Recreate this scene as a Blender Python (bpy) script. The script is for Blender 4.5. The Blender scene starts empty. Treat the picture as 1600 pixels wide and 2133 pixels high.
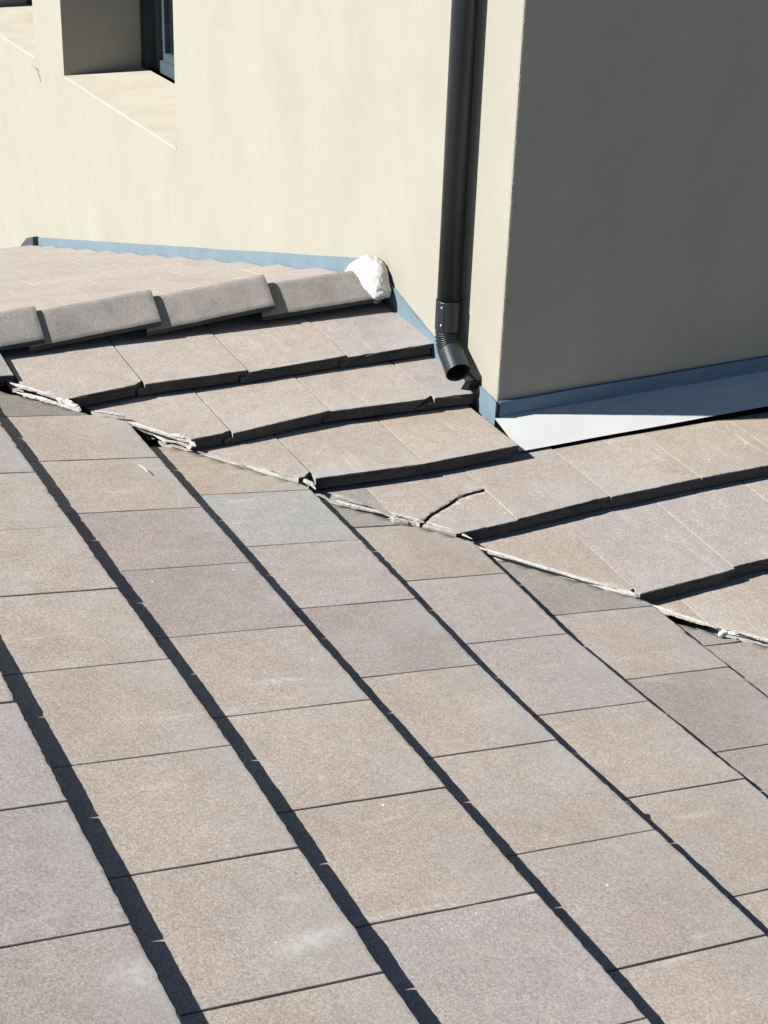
import bpy, bmesh, math, random
from mathutils import Vector, Matrix, noise

# ------------------------------------------------------------------ camera, light, exposure
scn = bpy.context.scene
COL = scn.collection
cam_d = bpy.data.cameras.new("camera")
cam = bpy.data.objects.new("camera", cam_d)
COL.objects.link(cam)
cam_d.sensor_fit = 'VERTICAL'
cam_d.sensor_height = 36.0
cam_d.lens = 3302.386 / 2133 * 36.0
cam_d.clip_start = 0.05
cam_d.clip_end = 500
rows = [[0.8918438, 0.1729058, 0.4179931], [-0.4511999, 0.4057085, 0.7948706], [0.0321456, 0.8974988, -0.4398437]]
cam.matrix_world = Matrix([[r[0], r[1], -r[2], t] for r, t in zip(rows, (-2.165163, -3.469524, 2.367130))] + [[0, 0, 0, 1]])
scn.camera = cam

SUN = Vector((1.22, -0.29, -1.0)).normalized()          # the way the light travels
world = bpy.data.worlds.new("World")
scn.world = world
world.use_nodes = True
wn = world.node_tree
wn.nodes.clear()
sky = wn.nodes.new('ShaderNodeTexSky')
sky.sky_type = 'NISHITA'
sky.sun_disc = False
elev = math.asin(-SUN.z)
az = math.atan2(-SUN.x, -SUN.y)                          # compass angle from +Y, clockwise
sky.sun_elevation = elev
sky.sun_rotation = az
sky.altitude = 2200
sky.air_density = 0.9
sky.dust_density = 0.4
bg = wn.nodes.new('ShaderNodeBackground')
bg.inputs[1].default_value = 0.05
wo = wn.nodes.new('ShaderNodeOutputWorld')
wn.links.new(sky.outputs[0], bg.inputs[0])
wn.links.new(bg.outputs[0], wo.inputs[0])
ld = bpy.data.lights.new("sun", 'SUN')
ld.energy = 5.0
ld.angle = math.radians(0.5)
ld.color = (1.0, 0.968, 0.922)
sun = bpy.data.objects.new("sun", ld)
COL.objects.link(sun)
sun.rotation_euler = SUN.to_track_quat('-Z', 'Y').to_euler()
scn.view_settings.view_transform = 'Standard'
scn.view_settings.look = 'None'
scn.view_settings.exposure = 1.08
scn.view_settings.gamma = 1.0
scn.cycles.max_bounces = 4
scn.cycles.diffuse_bounces = 1

# ------------------------------------------------------------------ materials
def newmat(name):
    m = bpy.data.materials.new(name)
    m.use_nodes = True
    nt = m.node_tree
    b = nt.nodes["Principled BSDF"]
    return m, nt, b, nt.nodes, nt.links

def N(nt, typ, **kw):
    n = nt.nodes.new(typ)
    for k, v in kw.items():
        setattr(n, k, v)
    return n

def noise_tex(nt, vec, scale, detail=4, rough=0.6):
    n = N(nt, 'ShaderNodeTexNoise')
    n.inputs['Scale'].default_value = scale
    n.inputs['Detail'].default_value = detail
    n.inputs['Roughness'].default_value = rough
    nt.links.new(vec, n.inputs['Vector'])
    return n.outputs['Fac']

def ramp(nt, fac, stops):
    r = N(nt, 'ShaderNodeValToRGB')
    el = r.color_ramp.elements
    while len(el) > 1:
        el.remove(el[-1])
    el[0].position, el[0].color = stops[0][0], (*stops[0][1], 1)
    for p, c in stops[1:]:
        e = el.new(p)
        e.color = (*c, 1)
    nt.links.new(fac, r.inputs[0])
    return r.outputs[0]

def mixc(nt, a, b, fac, mode='MIX'):
    n = N(nt, 'ShaderNodeMix', data_type='RGBA', blend_type=mode)
    if isinstance(fac, (int, float)):
        n.inputs[0].default_value = fac
    else:
        nt.links.new(fac, n.inputs[0])
    for s, v in ((6, a), (7, b)):
        if isinstance(v, tuple):
            n.inputs[s].default_value = (*v, 1)
        else:
            nt.links.new(v, n.inputs[s])
    return n.outputs[2]

def math_n(nt, op, a, b=None):
    n = N(nt, 'ShaderNodeMath', operation=op)
    for i, v in enumerate((a, b)):
        if v is None:
            continue
        if isinstance(v, (int, float)):
            n.inputs[i].default_value = v
        else:
            nt.links.new(v, n.inputs[i])
    return n.outputs[0]

def bump(nt, b, h, strength, dist):
    n = N(nt, 'ShaderNodeBump')
    n.inputs['Strength'].default_value = strength
    n.inputs['Distance'].default_value = dist
    nt.links.new(h, n.inputs['Height'])
    nt.links.new(n.outputs[0], b.inputs['Normal'])

def obj_vec(nt, scale=(1, 1, 1), rnd=True):
    tc = N(nt, 'ShaderNodeTexCoord')
    mp = N(nt, 'ShaderNodeMapping')
    nt.links.new(tc.outputs['Object'], mp.inputs['Vector'])
    mp.inputs['Scale'].default_value = scale
    if rnd:
        oi = N(nt, 'ShaderNodeObjectInfo')
        mul = N(nt, 'ShaderNodeVectorMath', operation='SCALE')
        cx = N(nt, 'ShaderNodeCombineXYZ')
        for i in range(3):
            nt.links.new(oi.outputs['Random'], cx.inputs[i])
        mul.inputs['Scale'].default_value = 37.0
        nt.links.new(cx.outputs[0], mul.inputs[0])
        nt.links.new(mul.outputs[0], mp.inputs['Location'])
    return mp.outputs[0]

SCUFFS = ((-1.162, -1.142, 0.075, 0.014, 0.0, 0.6), (-1.425, -1.890, 0.085, 0.026, 0.25, 0.75), (-1.690, -1.925, 0.060, 0.045, 0.1, 0.6), (-1.30, -1.245, 0.10, 0.012, 0.05, 0.3))
def concrete(name, base, blot, along='X', grain=0.27):
    """coloured concrete roof tile: a slurry coat with fine sand grain, blotches and faint scuffs"""
    m, nt, b, _, L = newmat(name)
    v = obj_vec(nt)
    big = noise_tex(nt, v, 5.0, 3, 0.55)
    c = ramp(nt, big, [(0.36, base), (0.66, blot)])
    mid = noise_tex(nt, v, 26.0, 4, 0.65)
    c = mixc(nt, c, ramp(nt, mid, [(0.36, (0.95, 0.945, 0.94)), (0.64, (1.05, 1.05, 1.045))]), 1.0, 'MULTIPLY')
    vg = obj_vec(nt, (1.5, 1, 1) if along == 'X' else (1, 1.5, 1))
    sand = noise_tex(nt, vg, 135.0, 4, 0.7)
    c = mixc(nt, c, ramp(nt, sand, [(0.40, (0.87, 0.865, 0.86)), (0.60, (1.13, 1.125, 1.12))]), 1.0, 'MULTIPLY')
    # cool whitish bloom that drifts over parts of some tiles
    bloom = noise_tex(nt, v, 3.4, 3, 0.6)
    c = mixc(nt, c, (0.285, 0.285, 0.275), math_n(nt, 'MULTIPLY', ramp(nt, bloom, [(0.54, (0, 0, 0)), (0.76, (1, 1, 1))]), 0.4))
    fine = noise_tex(nt, v, 300.0, 4, 0.8)
    lo, hi = 1 - grain, 1 + grain
    c = mixc(nt, c, ramp(nt, fine, [(0.38, (lo, lo, lo)), (0.62, (hi, hi, hi))]), 1.0, 'MULTIPLY')
    # long pale scuffs of lime along the fall of the roof
    vs = obj_vec(nt, (2.2, 26, 26) if along == 'X' else (26, 2.2, 26))
    st = noise_tex(nt, vs, 1.0, 5, 0.7)
    vb = noise_tex(nt, v, 9.0, 2, 0.5)
    gate = math_n(nt, 'MULTIPLY', ramp(nt, st, [(0.56, (0, 0, 0)), (0.74, (1, 1, 1))]), ramp(nt, vb, [(0.5, (0, 0, 0)), (0.68, (1, 1, 1))]))
    c = mixc(nt, c, (0.62, 0.60, 0.57), math_n(nt, 'MULTIPLY', gate, 0.32))
    # small white flecks
    vo = N(nt, 'ShaderNodeTexVoronoi')
    vo.inputs['Scale'].default_value = 22.0
    L.new(v, vo.inputs['Vector'])
    fl = ramp(nt, vo.outputs['Distance'], [(0.035, (1, 1, 1)), (0.06, (0, 0, 0))])
    gate2 = ramp(nt, noise_tex(nt, v, 13.0, 1, 0.5), [(0.60, (0, 0, 0)), (0.66, (1, 1, 1))])
    c = mixc(nt, c, (0.72, 0.69, 0.62), math_n(nt, 'MULTIPLY', fl, gate2))
    # three washed-out lime smears on the near slope, at their places on the roof
    if along == 'X':
        geo = N(nt, 'ShaderNodeNewGeometry')
        for (cx, cy, rx, ry, ang, amt) in SCUFFS:
            mp = N(nt, 'ShaderNodeMapping', vector_type='TEXTURE')
            mp.inputs['Location'].default_value = (cx, cy, 0)
            mp.inputs['Rotation'].default_value = (0, 0, ang)
            mp.inputs['Scale'].default_value = (rx, ry, 100)
            L.new(geo.outputs['Position'], mp.inputs['Vector'])
            ln = N(nt, 'ShaderNodeVectorMath', operation='LENGTH')
            L.new(mp.outputs[0], ln.inputs[0])
            mask = ramp(nt, ln.outputs['Value'], [(0.25, (1, 1, 1)), (1.0, (0, 0, 0))])
            brk = ramp(nt, noise_tex(nt, v, 60.0, 4, 0.7), [(0.40, (0.15, 0.15, 0.15)), (0.60, (1, 1, 1))])
            c = mixc(nt, c, (0.44, 0.43, 0.41), math_n(nt, 'MULTIPLY', math_n(nt, 'MULTIPLY', mask, brk), amt))
    at = N(nt, 'ShaderNodeAttribute', attribute_name='butt')
    wn_ = noise_tex(nt, v, 6.5, 4, 0.6)
    wear = math_n(nt, 'MULTIPLY', math_n(nt, 'POWER', at.outputs['Fac'], 1.6), ramp(nt, wn_, [(0.40, (0, 0, 0)), (0.62, (1, 1, 1))]))
    c = mixc(nt, c, (0.275, 0.280, 0.272), math_n(nt, 'MULTIPLY', wear, 0.55))
    # butt and cut faces take the separate edge material, its shade painted in
    L.new(c, b.inputs['Base Color'])
    b.inputs['Roughness'].default_value = 0.92
    b.inputs['Specular IOR Level'].default_value = 0.25
    h = math_n(nt, 'ADD', math_n(nt, 'MULTIPLY', fine, 0.7), math_n(nt, 'MULTIPLY', mid, 0.5))
    bump(nt, b, h, 0.4, 0.0012)
    return m

BEIGE = ((0.274, 0.237, 0.206), (0.310, 0.271, 0.239))
TILE_COL = {
    'beige': BEIGE,
    'pinkish': ((0.262, 0.226, 0.200), (0.290, 0.252, 0.226)),
    'tan': ((0.268, 0.226, 0.187), (0.298, 0.256, 0.217)),
    'pinkish beige': ((0.266, 0.230, 0.203), (0.288, 0.254, 0.228)),
    'pale pink': ((0.276, 0.240, 0.226), (0.290, 0.258, 0.244)),
    'mauve': ((0.232, 0.199, 0.186), (0.262, 0.226, 0.209)),
    'lilac grey': ((0.240, 0.218, 0.210), (0.272, 0.240, 0.226)),
    'pale blue grey': ((0.258, 0.256, 0.247), (0.280, 0.272, 0.258)),
    'dark grey': ((0.150, 0.138, 0.126), (0.185, 0.168, 0.152)),
    'mid grey': ((0.205, 0.192, 0.174), (0.240, 0.218, 0.196)),
}
MAT = {}
def tile_mats(c, along):
    return [tile_mat(c, along), M_EDGE_SHADE, M_MORTAR]
def tile_mat(c, along):
    k = (c, along)
    if k not in MAT:
        MAT[k] = concrete("tile_" + c.replace(' ', '_') + ('_x' if along == 'X' else '_y'), *TILE_COL[c], along)
    return MAT[k]

def rough_concrete(name, lo, hi, grain=1.0, scale=60):
    m, nt, b, _, L = newmat(name)
    v = obj_vec(nt)
    a = noise_tex(nt, v, 12, 4, 0.6)
    f = noise_tex(nt, v, scale * 3, 4, 0.75)
    c = ramp(nt, a, [(0.3, lo), (0.7, hi)])
    c = mixc(nt, c, ramp(nt, f, [(0.40, (0.78, 0.78, 0.78)), (0.60, (1.16, 1.16, 1.16))]), grain, 'MULTIPLY')
    L.new(c, b.inputs['Base Color'])
    b.inputs['Roughness'].default_value = 0.95
    b.inputs['Specular IOR Level'].default_value = 0.2
    bump(nt, b, math_n(nt, 'ADD', f, a), 0.7, 0.0018)
    return m

M_EDGE_SHADE = rough_concrete("shade_dark_butt_edge", (0.040, 0.040, 0.040), (0.072, 0.070, 0.066))  # raw concrete edges, their colour taken near black to paint in shade
M_CAP = rough_concrete("ridge_cap_concrete", (0.185, 0.173, 0.16), (0.265, 0.244, 0.222), 0.85, 75)
M_MORTAR = rough_concrete("white_mortar", (0.38, 0.365, 0.33), (0.52, 0.505, 0.47), 0.7)
M_RUBBLE = rough_concrete("grey_mortar", (0.20, 0.20, 0.195), (0.42, 0.41, 0.38))
M_LIMEFACE = rough_concrete("ridge_end_mortar", (0.47, 0.465, 0.45), (0.55, 0.545, 0.53), 0.35)

def stucco(name, base, alt):
    m, nt, b, _, L = newmat(name)
    v = obj_vec(nt, rnd=False)
    vs = obj_vec(nt, (2.6, 2.6, 0.9), rnd=False)
    a = noise_tex(nt, vs, 1.6, 4, 0.6)
    c = ramp(nt, a, [(0.30, base), (0.70, alt)])
    bl = noise_tex(nt, v, 2.6, 4, 0.6)
    c = mixc(nt, c, ramp(nt, bl, [(0.35, (0.965, 0.965, 0.955)), (0.66, (1.03, 1.03, 1.035))]), 1.0, 'MULTIPLY')
    f = noise_tex(nt, v, 170, 4, 0.75)
    c = mixc(nt, c, ramp(nt, f, [(0.38, (0.94, 0.94, 0.94)), (0.62, (1.055, 1.055, 1.055))]), 1.0, 'MULTIPLY')
    tr = noise_tex(nt, v, 11, 5, 0.7)
    c = mixc(nt, c, ramp(nt, tr, [(0.38, (0.982, 0.98, 0.975)), (0.62, (1.015, 1.015, 1.018))]), 1.0, 'MULTIPLY')
    L.new(c, b.inputs['Base Color'])
    b.inputs['Roughness'].default_value = 0.95
    b.inputs['Specular IOR Level'].default_value = 0.15
    g = noise_tex(nt, v, 60, 3, 0.6)
    bump(nt, b, math_n(nt, 'ADD', f, g), 0.45, 0.0012)
    return m
M_WALL = stucco("cream_stucco", (0.284, 0.274, 0.227), (0.298, 0.289, 0.245))
M_SILL = stucco("sill_plaster", (0.345, 0.315, 0.255), (0.41, 0.38, 0.318))

def simple(name, col, rough=0.5, metal=0.0, spec=0.5, var=0.08, scale=14, bumpd=0.0):
    m, nt, b, _, L = newmat(name)
    v = obj_vec(nt, rnd=False)
    a = noise_tex(nt, v, scale, 4, 0.6)
    c = ramp(nt, a, [(0.3, tuple(x * (1 - var) for x in col)), (0.7, tuple(min(1, x * (1 + var)) for x in col))])
    L.new(c, b.inputs['Base Color'])
    b.inputs['Roughness'].default_value = rough
    b.inputs['Metallic'].default_value = metal
    b.inputs['Specular IOR Level'].default_value = spec
    if bumpd:
        bump(nt, b, a, 0.5, bumpd)
    return m
M_BLUE = simple("blue_grey_flashing_paint", (0.125, 0.18, 0.215), 0.55, var=0.10, scale=9, bumpd=0.002)
M_BLUE_SHADE = simple("shaded_blue_flashing_paint", (0.060, 0.125, 0.195), 0.5, var=0.10, scale=9, bumpd=0.002)  # same flashing paint, darkened to put the wall's shade into the colour
M_APRON = simple("white_galvanised_sheet", (0.47, 0.48, 0.475), 0.55, var=0.05, scale=7)
M_PIPE = simple("charcoal_painted_steel", (0.014, 0.018, 0.022), 0.38, spec=0.45, var=0.12, scale=20)
M_PIPEIN = simple("pipe_inside", (0.02, 0.021, 0.022), 0.6)
M_RIVET = simple("rivet_metal", (0.62, 0.62, 0.60), 0.35, metal=0.6)
M_FRAME = simple("slate_window_frame_paint", (0.050, 0.068, 0.082), 0.45)
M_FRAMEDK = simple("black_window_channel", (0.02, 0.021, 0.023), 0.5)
M_DECK = simple("black_roof_underlay", (0.012, 0.012, 0.013), 0.95, spec=0.1)
M_GROUND = simple("ground_bounce", (0.27, 0.245, 0.245), 0.95, var=0.3, scale=1.2)
M_TWIG = simple("dry_stalk", (0.60, 0.55, 0.46), 0.9)
M_DARKTWIG = simple("dark_thread", (0.12, 0.08, 0.07), 0.9)
M_MOSS = simple("moss_green", (0.05, 0.06, 0.035), 0.95, var=0.3, scale=120)
m_, nt_, b_, _, _ = newmat("window_glass")
b_.inputs['Base Color'].default_value = (0.008, 0.012, 0.016, 1)
b_.inputs['Roughness'].default_value = 0.04
b_.inputs['Specular IOR Level'].default_value = 0.35
M_GLASS = m_

# ------------------------------------------------------------------ helpers
def link(name, bm, mat, parent=None, origin=None, smooth=False, recalc=True):
    if recalc:
        bmesh.ops.recalc_face_normals(bm, faces=bm.faces)
    if origin is not None:
        bmesh.ops.translate(bm, verts=bm.verts, vec=-Vector(origin))
    me = bpy.data.meshes.new(name)
    bm.to_mesh(me)
    bm.free()
    mats = mat if isinstance(mat, (list, tuple)) else [mat]
    for x in mats:
        me.materials.append(x)
    if smooth:
        for p in me.polygons:
            p.use_smooth = True
    o = bpy.data.objects.new(name, me)
    COL.objects.link(o)
    if origin is not None:
        o.location = origin
    if parent is not None:
        o.parent = parent
    return o

def tag(o, label, cat, group=None, kind=None):
    if cat == "roof tile" and kind is None: kind = "thing"
    if label: o["label"] = label
    if cat: o["category"] = cat
    if group: o["group"] = group
    if kind: o["kind"] = kind
    return o

def empty(name, loc=(0, 0, 0)):
    o = bpy.data.objects.new(name, None)
    COL.objects.link(o)
    o.location = loc
    return o

def box(bm, a, b, bev=0.0):
    a, b = Vector(a), Vector(b)
    M = Matrix.Translation((a + b) / 2) @ Matrix.Diagonal((*(b - a), 1))
    r = bmesh.ops.create_cube(bm, size=1, matrix=M)
    if bev:
        es = list({e for v in r['verts'] for e in v.link_edges})
        bmesh.ops.bevel(bm, geom=es, offset=bev, segments=2, affect='EDGES')

def quad(bm, pts):
    return bm.faces.new([bm.verts.new(p) for p in pts])

def sweep(bm, pts, radii, seg=24, closed_ends=True):
    """tube through points; radii per point; parallel frames"""
    rings = []
    up = Vector((1, 0, 0))
    for i, p in enumerate(pts):
        p = Vector(p)
        d = (Vector(pts[min(i + 1, len(pts) - 1)]) - Vector(pts[max(i - 1, 0)])).normalized()
        u = (up - d * up.dot(d)).normalized()
        w = d.cross(u)
        up = u
        rings.append([bm.verts.new(p + (u * math.cos(2 * math.pi * k / seg) + w * math.sin(2 * math.pi * k / seg)) * radii[i]) for k in range(seg)])
    for a, b in zip(rings, rings[1:]):
        for k in range(seg):
            bm.faces.new((a[k], a[(k + 1) % seg], b[(k + 1) % seg], b[k]))
    if closed_ends:
        bm.faces.new(rings[0][::-1])
        bm.faces.new(rings[-1])
    return rings

# ------------------------------------------------------------------ roof planes
tA, tB = 0.2331, 0.2013
def zA(x, y): return 0.5122 - tA * x + 0.0004 * y
def zB(x, y): return 0.6963 - 0.0129 * x + tB * y
def zC(x, y): return 1.066 - 0.258 * y
T = 0.028
# valley, as the line of the cut edges, from up-slope to down-slope
VAL = [(-1.9, 1.12), (-1.50, 0.72), (-1.229, 0.455), (-1.085, 0.30), (-0.99, 0.205), (-0.86, 0.06), (-0.655, -0.175), (-0.52, -0.325),
       (-0.43, -0.402), (-0.35, -0.51), (-0.215, -0.648), (-0.09, -0.770), (0.06, -0.945), (0.19, -1.07), (0.6, -1.48), (1.2, -2.08), (2.5, -3.4)]

def cut_mesh(bm, p, q, keep, cutmat=1, under=0.0, ybt=0.0):
    """cut with the upright plane through plan points p, q; keep the side on which point `keep` lies"""
    d = Vector((q[0] - p[0], q[1] - p[1], 0)).normalized()
    n = Vector((-d.y, d.x, 0))
    if (Vector((keep[0], keep[1], 0)) - Vector((p[0], p[1], 0))).dot(n) > 0:
        n = -n
    r = bmesh.ops.bisect_plane(bm, geom=bm.verts[:] + bm.edges[:] + bm.faces[:], plane_co=(p[0], p[1], 0), plane_no=n, clear_outer=True)
    ed = [g for g in r['geom_cut'] if isinstance(g, bmesh.types.BMEdge)]
    vs = {v for e in ed for v in e.verts}
    if ed:
        rng = random.Random(int(p[0] * 977 + q[1] * 331))
        try:
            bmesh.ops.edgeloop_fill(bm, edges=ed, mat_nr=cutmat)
        except Exception:
            pass
        if under:
            vl = list(vs)
            tops = [(v.co.x, v.co.y, v.co.z) for v in vl]
            push = []
            for v in vl:
                zt = max(t[2] for t in tops if (t[0] - v.co.x) ** 2 + (t[1] - v.co.y) ** 2 < 0.012 ** 2)
                if zt - v.co.z > 0.007:
                    push.append(v)
            for v in push:
                v.co -= n * under * max(0.0, min(1.0, (v.co.y - ybt - 0.01) / 0.07))
        for v in vs:
            k = 0.006 * noise.noise(v.co * 35) + 0.005 * noise.noise(v.co * 100)
            v.co += n * k
            v.co.z += 0.0015 * noise.noise(v.co * 70)

def valley_cuts(cx0, cx1, cy0, cy1):
    """segments of the valley that cross a plan box"""
    out = []
    for p, q in zip(VAL, VAL[1:]):
        if max(p[0], q[0]) > cx0 and min(p[0], q[0]) < cx1 and max(p[1], q[1]) > cy0 and min(p[1], q[1]) < cy1:
            out.append((p, q))
    return out

def tile_bm(P, Q, up, zf, slope, L, seed, T=T, lip=1, detail=1.0, gap=0.003, lift=(0, 0), chips=0.5, corner=0.0):
    """one flat interlocking tile. P, Q: plan ends of the butt edge; up: plan direction up the slope;
       zf: height of the butt line; slope: rise of the tile's own top face; lip side: +1 at Q, -1 at P"""
    rng = random.Random(seed)
    P, Q = Vector((P[0], P[1], 0)), Vector((Q[0], Q[1], 0))
    W = (Q - P).length
    e = (Q - P) / W
    up = Vector((up[0], up[1], 0)).normalized()
    bm = bmesh.new()
    nt = max(6, int(26 * detail))
    g0 = gap / W
    hT = T * 0.5
    us = [g0 / 2 + (1 - g0) * i / nt for i in range(nt + 1)]
    r1 = 0.0007 / W
    prof = [(us[0], -0.0012), (us[0] + r1, -0.0002)] + [(u, 0.0) for u in us[1:-1]] + [(us[-1] - r1, -0.0002), (us[-1], -0.0012)]
    ntop = len(prof)
    lw = 0.02 / W
    if lip > 0:
        prof += [(us[-1], -hT - 0.001), (us[-1] + lw, -hT - 0.002), (us[-1] + lw, -T)]
        nb = max(3, nt // 3)
        a, b = us[-1], us[0] + lw + 0.006 / W
        prof += [(a + (b - a) * i / nb, -T) for i in range(nb + 1)]
        prof += [(us[0] + lw + 0.006 / W, -hT + 0.001), (us[0], -hT + 0.001)]
    else:
        prof += [(us[-1], -hT + 0.001), (us[-1] - lw - 0.006 / W, -hT + 0.001)]
        nb = max(3, nt // 3)
        a, b = us[-1] - lw - 0.006 / W, us[0]
        prof += [(a + (b - a) * i / nb, -T) for i in range(nb + 1)]
        prof += [(us[0] - lw, -T), (us[0] - lw, -hT - 0.002), (us[0], -hT - 0.001)]
    vs = [0.0, 0.0012, 0.0035, 0.010, 0.03]
    nl = max(3, int(9 * detail))
    vs += [0.03 + (L - 0.03) * (i + 1) / nl for i in range(nl)]
    s1, s2, s3 = rng.uniform(0, 99), rng.uniform(0, 99), rng.uniform(0, 99)
    chipu = [(rng.random(), rng.uniform(0.006, 0.02), rng.uniform(0.002, 0.005)) for _ in range(rng.choice((0, 1, 2, 3)))] if rng.random() < chips else []
    loops = []
    lay = bm.verts.layers.float.new('butt')
    for j, v in enumerate(vs):
        loop = []
        for i, (u, h) in enumerate(prof):
            top = i < ntop
            w = u * W
            vv = v
            hh = h
            if j < 4:
                k = 0.0016 * noise.noise((w * 14, s1, 0.0)) + 0.0015 * noise.noise((w * 48, s2, 0.0)) + 0.0017 * noise.noise((w * 90, s1, 8.0)) + 0.0014 * noise.noise((w * 160, s2, 3.0 + (0 if top else 5)))
                vv += k * (1, 0.9, 0.7, 0.4)[j]
                if top:
                    for cu, cw, cd in chipu:
                        dd = abs(w - cu * W)
                        if dd < cw:
                            vv = max(vv, cd * (1 - dd / cw))
                            hh -= cd * 0.5 * (1 - dd / cw) * (1, 0.7, 0.4, 0)[j]
                if j == 0 and top:
                    hh -= 0.0018
                if j == 1 and top:
                    hh -= 0.0004
            if top:
                hh += 0.0007 * noise.noise((w * 7, v * 7, s3)) + 0.0003 * noise.noise((w * 40, v * 40, s3))
            x = P + e * w + up * vv
            if corner and W - w < 0.017:
                vv = max(vv, v + 0.0 if v > corner else corner * min(1, (0.017 - (W - w)) / 0.006) * (0.75 + 0.25 * noise.noise((w * 200, s1, 0))) + v * 0.1)
                x = P + e * w + up * vv
            # side arris wander
            if i in (0, 1, ntop - 2, ntop - 1):
                x += e * (0.0006 * noise.noise((v * 30, s3, i * 0.01)) + 0.0004 * noise.noise((v * 110, s1, 2.0)))
            z = zf((P + e * w).x, (P + e * w).y) + slope * vv + hh + lift[0] * (1 - v / L) * (1 - u) + lift[1] * (1 - v / L) * u
            nv = bm.verts.new((x.x, x.y, z))
            nv[lay] = max(0.0, 1 - v / 0.16)
            loop.append(nv)
        loops.append(loop)
    n = len(prof)
    for j, (a, b) in enumerate(zip(loops, loops[1:])):
        for k in range(n):
            f = bm.faces.new((a[k], a[(k + 1) % n], b[(k + 1) % n], b[k]))
            f.smooth = 2 <= k < ntop - 3 and j >= 2
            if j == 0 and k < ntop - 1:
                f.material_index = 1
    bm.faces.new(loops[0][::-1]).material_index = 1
    bm.faces.new(loops[-1])
    return bm

def lerp_tab(tab, t):
    tab = sorted(tab)
    if t <= tab[0][0]: return tab[0][1]
    if t >= tab[-1][0]: return tab[-1][1]
    for (a, va), (b, vb) in zip(tab, tab[1:]):
        if a <= t <= b:
            return va + (vb - va) * (t - a) / (b - a)

def bm_center(bm):
    c = Vector()
    for v in bm.verts: c += v.co
    return c / max(1, len(bm.verts))

ORD = ["first", "second", "third", "fourth", "fifth", "sixth", "seventh", "eighth", "ninth", "tenth", "eleventh", "twelfth"]

# ------------------------------------------------------------------ front slope (falls towards +X)
# butt line of each row: x as a table over y; joints down the row; colour of each tile from the valley down
ROWS = {
 1: dict(x=[(-2.1, -1.668), (-1.1, -1.660), (0.5, -1.655)], joints=[0.30, 0.0, -0.308, -0.61, -0.914, -1.217, -1.519, -1.823, -2.127, -2.43],
         col=['beige', 'beige', 'beige', 'beige', 'beige', 'lilac grey', 'lilac grey', 'mauve', 'beige']),
 2: dict(x=[(-1.98, -1.357), (-1.68, -1.350), (-1.38, -1.342), (-0.78, -1.343), (0.5, -1.342)],
         joints=[0.715, 0.415, 0.115, -0.185, -0.484, -0.782, -1.077, -1.380, -1.681, -1.981, -2.285],
         col=['beige', 'beige', 'lilac grey', 'beige', 'beige', 'beige', 'beige', 'beige', 'beige', 'beige']),
 3: dict(x=[(-2.14, -1.019), (-1.84, -1.018), (-1.24, -1.008), (-0.65, -1.003), (0.4, -0.997)],
         joints=[0.55, 0.252, -0.046, -0.352, -0.647, -0.942, -1.243, -1.545, -1.846, -2.143, -2.45],
         col=['dark grey', 'beige', 'beige', 'mauve', 'mauve', 'beige', 'beige', 'beige', 'pale pink', 'beige']),
 4: dict(x=[(-2.01, -0.684), (-1.71, -0.685), (-1.41, -0.697), (-1.12, -0.698), (-0.82, -0.682), (-0.50, -0.668), (0.2, -0.655)],
         joints=[0.10, -0.212, -0.508, -0.817, -1.118, -1.412, -1.712, -2.010, -2.31],
         col=['tan', 'pale blue grey', 'pale pink', 'mauve', 'beige', 'beige', 'pinkish beige', 'beige']),
 5: dict(x=[(-1.58, -0.370), (-1.28, -0.382), (-0.98, -0.391), (-0.68, -0.366), (-0.3, -0.345)],
         joints=[-0.08, -0.382, -0.678, -0.984, -1.280, -1.578, -1.88, -2.18],
         col=['mid grey', 'tan', 'pale pink', 'pale pink', 'beige', 'beige', 'beige']),
 6: dict(x=[(-1.3, -0.066), (-0.95, -0.050)], joints=[-0.545, -0.845, -1.145, -1.445, -1.745, -2.05],
         col=['mid grey', 'beige', 'mauve', 'mauve', 'beige']),
 7: dict(x=[(-2, 0.262), (-1, 0.262)], joints=[-0.70, -1.00, -1.30, -1.60, -1.90], col=['lilac grey', 'pinkish beige', 'beige', 'beige']),
}
# rows and tiles just outside the picture, so that the roof goes on past its edges
J0 = [0.75 - 0.3 * n for n in range(13)]
ROWS[0] = dict(x=[(-2, -1.985), (0, -1.98)], joints=[y - 0.13 for y in J0], col=['beige', 'beige', 'lilac grey', 'beige', 'mauve', 'beige'] * 2)
ROWS[-1] = dict(x=[(-2, -2.31), (0, -2.305)], joints=J0, col=['beige', 'pinkish', 'beige', 'beige', 'beige', 'mauve'] * 2)
ROWS[8] = dict(x=[(-2, 0.585), (-1, 0.585)], joints=[-0.98 - 0.3 * n for n in range(6)], col=['beige', 'mauve', 'beige', 'beige', 'beige'])
for k_, ex in ((2, 1), (3, 1), (4, 2), (5, 2), (6, 2), (7, 2)):
    for _ in range(ex):
        ROWS[k_]['joints'].append(ROWS[k_]['joints'][-1] - 0.3)
        ROWS[k_]['col'].append('beige')
ROWS[1]['joints'].append(-2.73); ROWS[1]['col'].append('beige')
G = 0.3237
ACUT = {(5, 1): 0.002, (3, 0): 0.046, (4, 0): 0.020, (7, 0): 0.03, (2, 0): 0.05, (2, 1): 0.05, (6, 0): 0.006}
rowname = {1: "outermost row of the near slope, at the lower left corner of the photo",
           2: "row along the left edge of the near slope", 3: "row third from the left on the near slope",
           4: "row that starts under the downpipe side of the valley", 5: "row whose top tile meets the cracked tile",
           6: "row at the right edge of the near slope", 7: "last row at the far right of the near slope"}
short = {1: "leftmost row of the near slope", 2: "second row from the left, near slope", 3: "third row from the left, near slope",
         4: "fourth row from the left, near slope", 5: "fifth row from the left, near slope",
         6: "sixth row from the left, near slope", 7: "seventh row, right edge of the near slope"}
EXTRA = {(3, 4): ", crossed by a pale scuff", (2, 8): ", with a white lime smear"}
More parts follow.
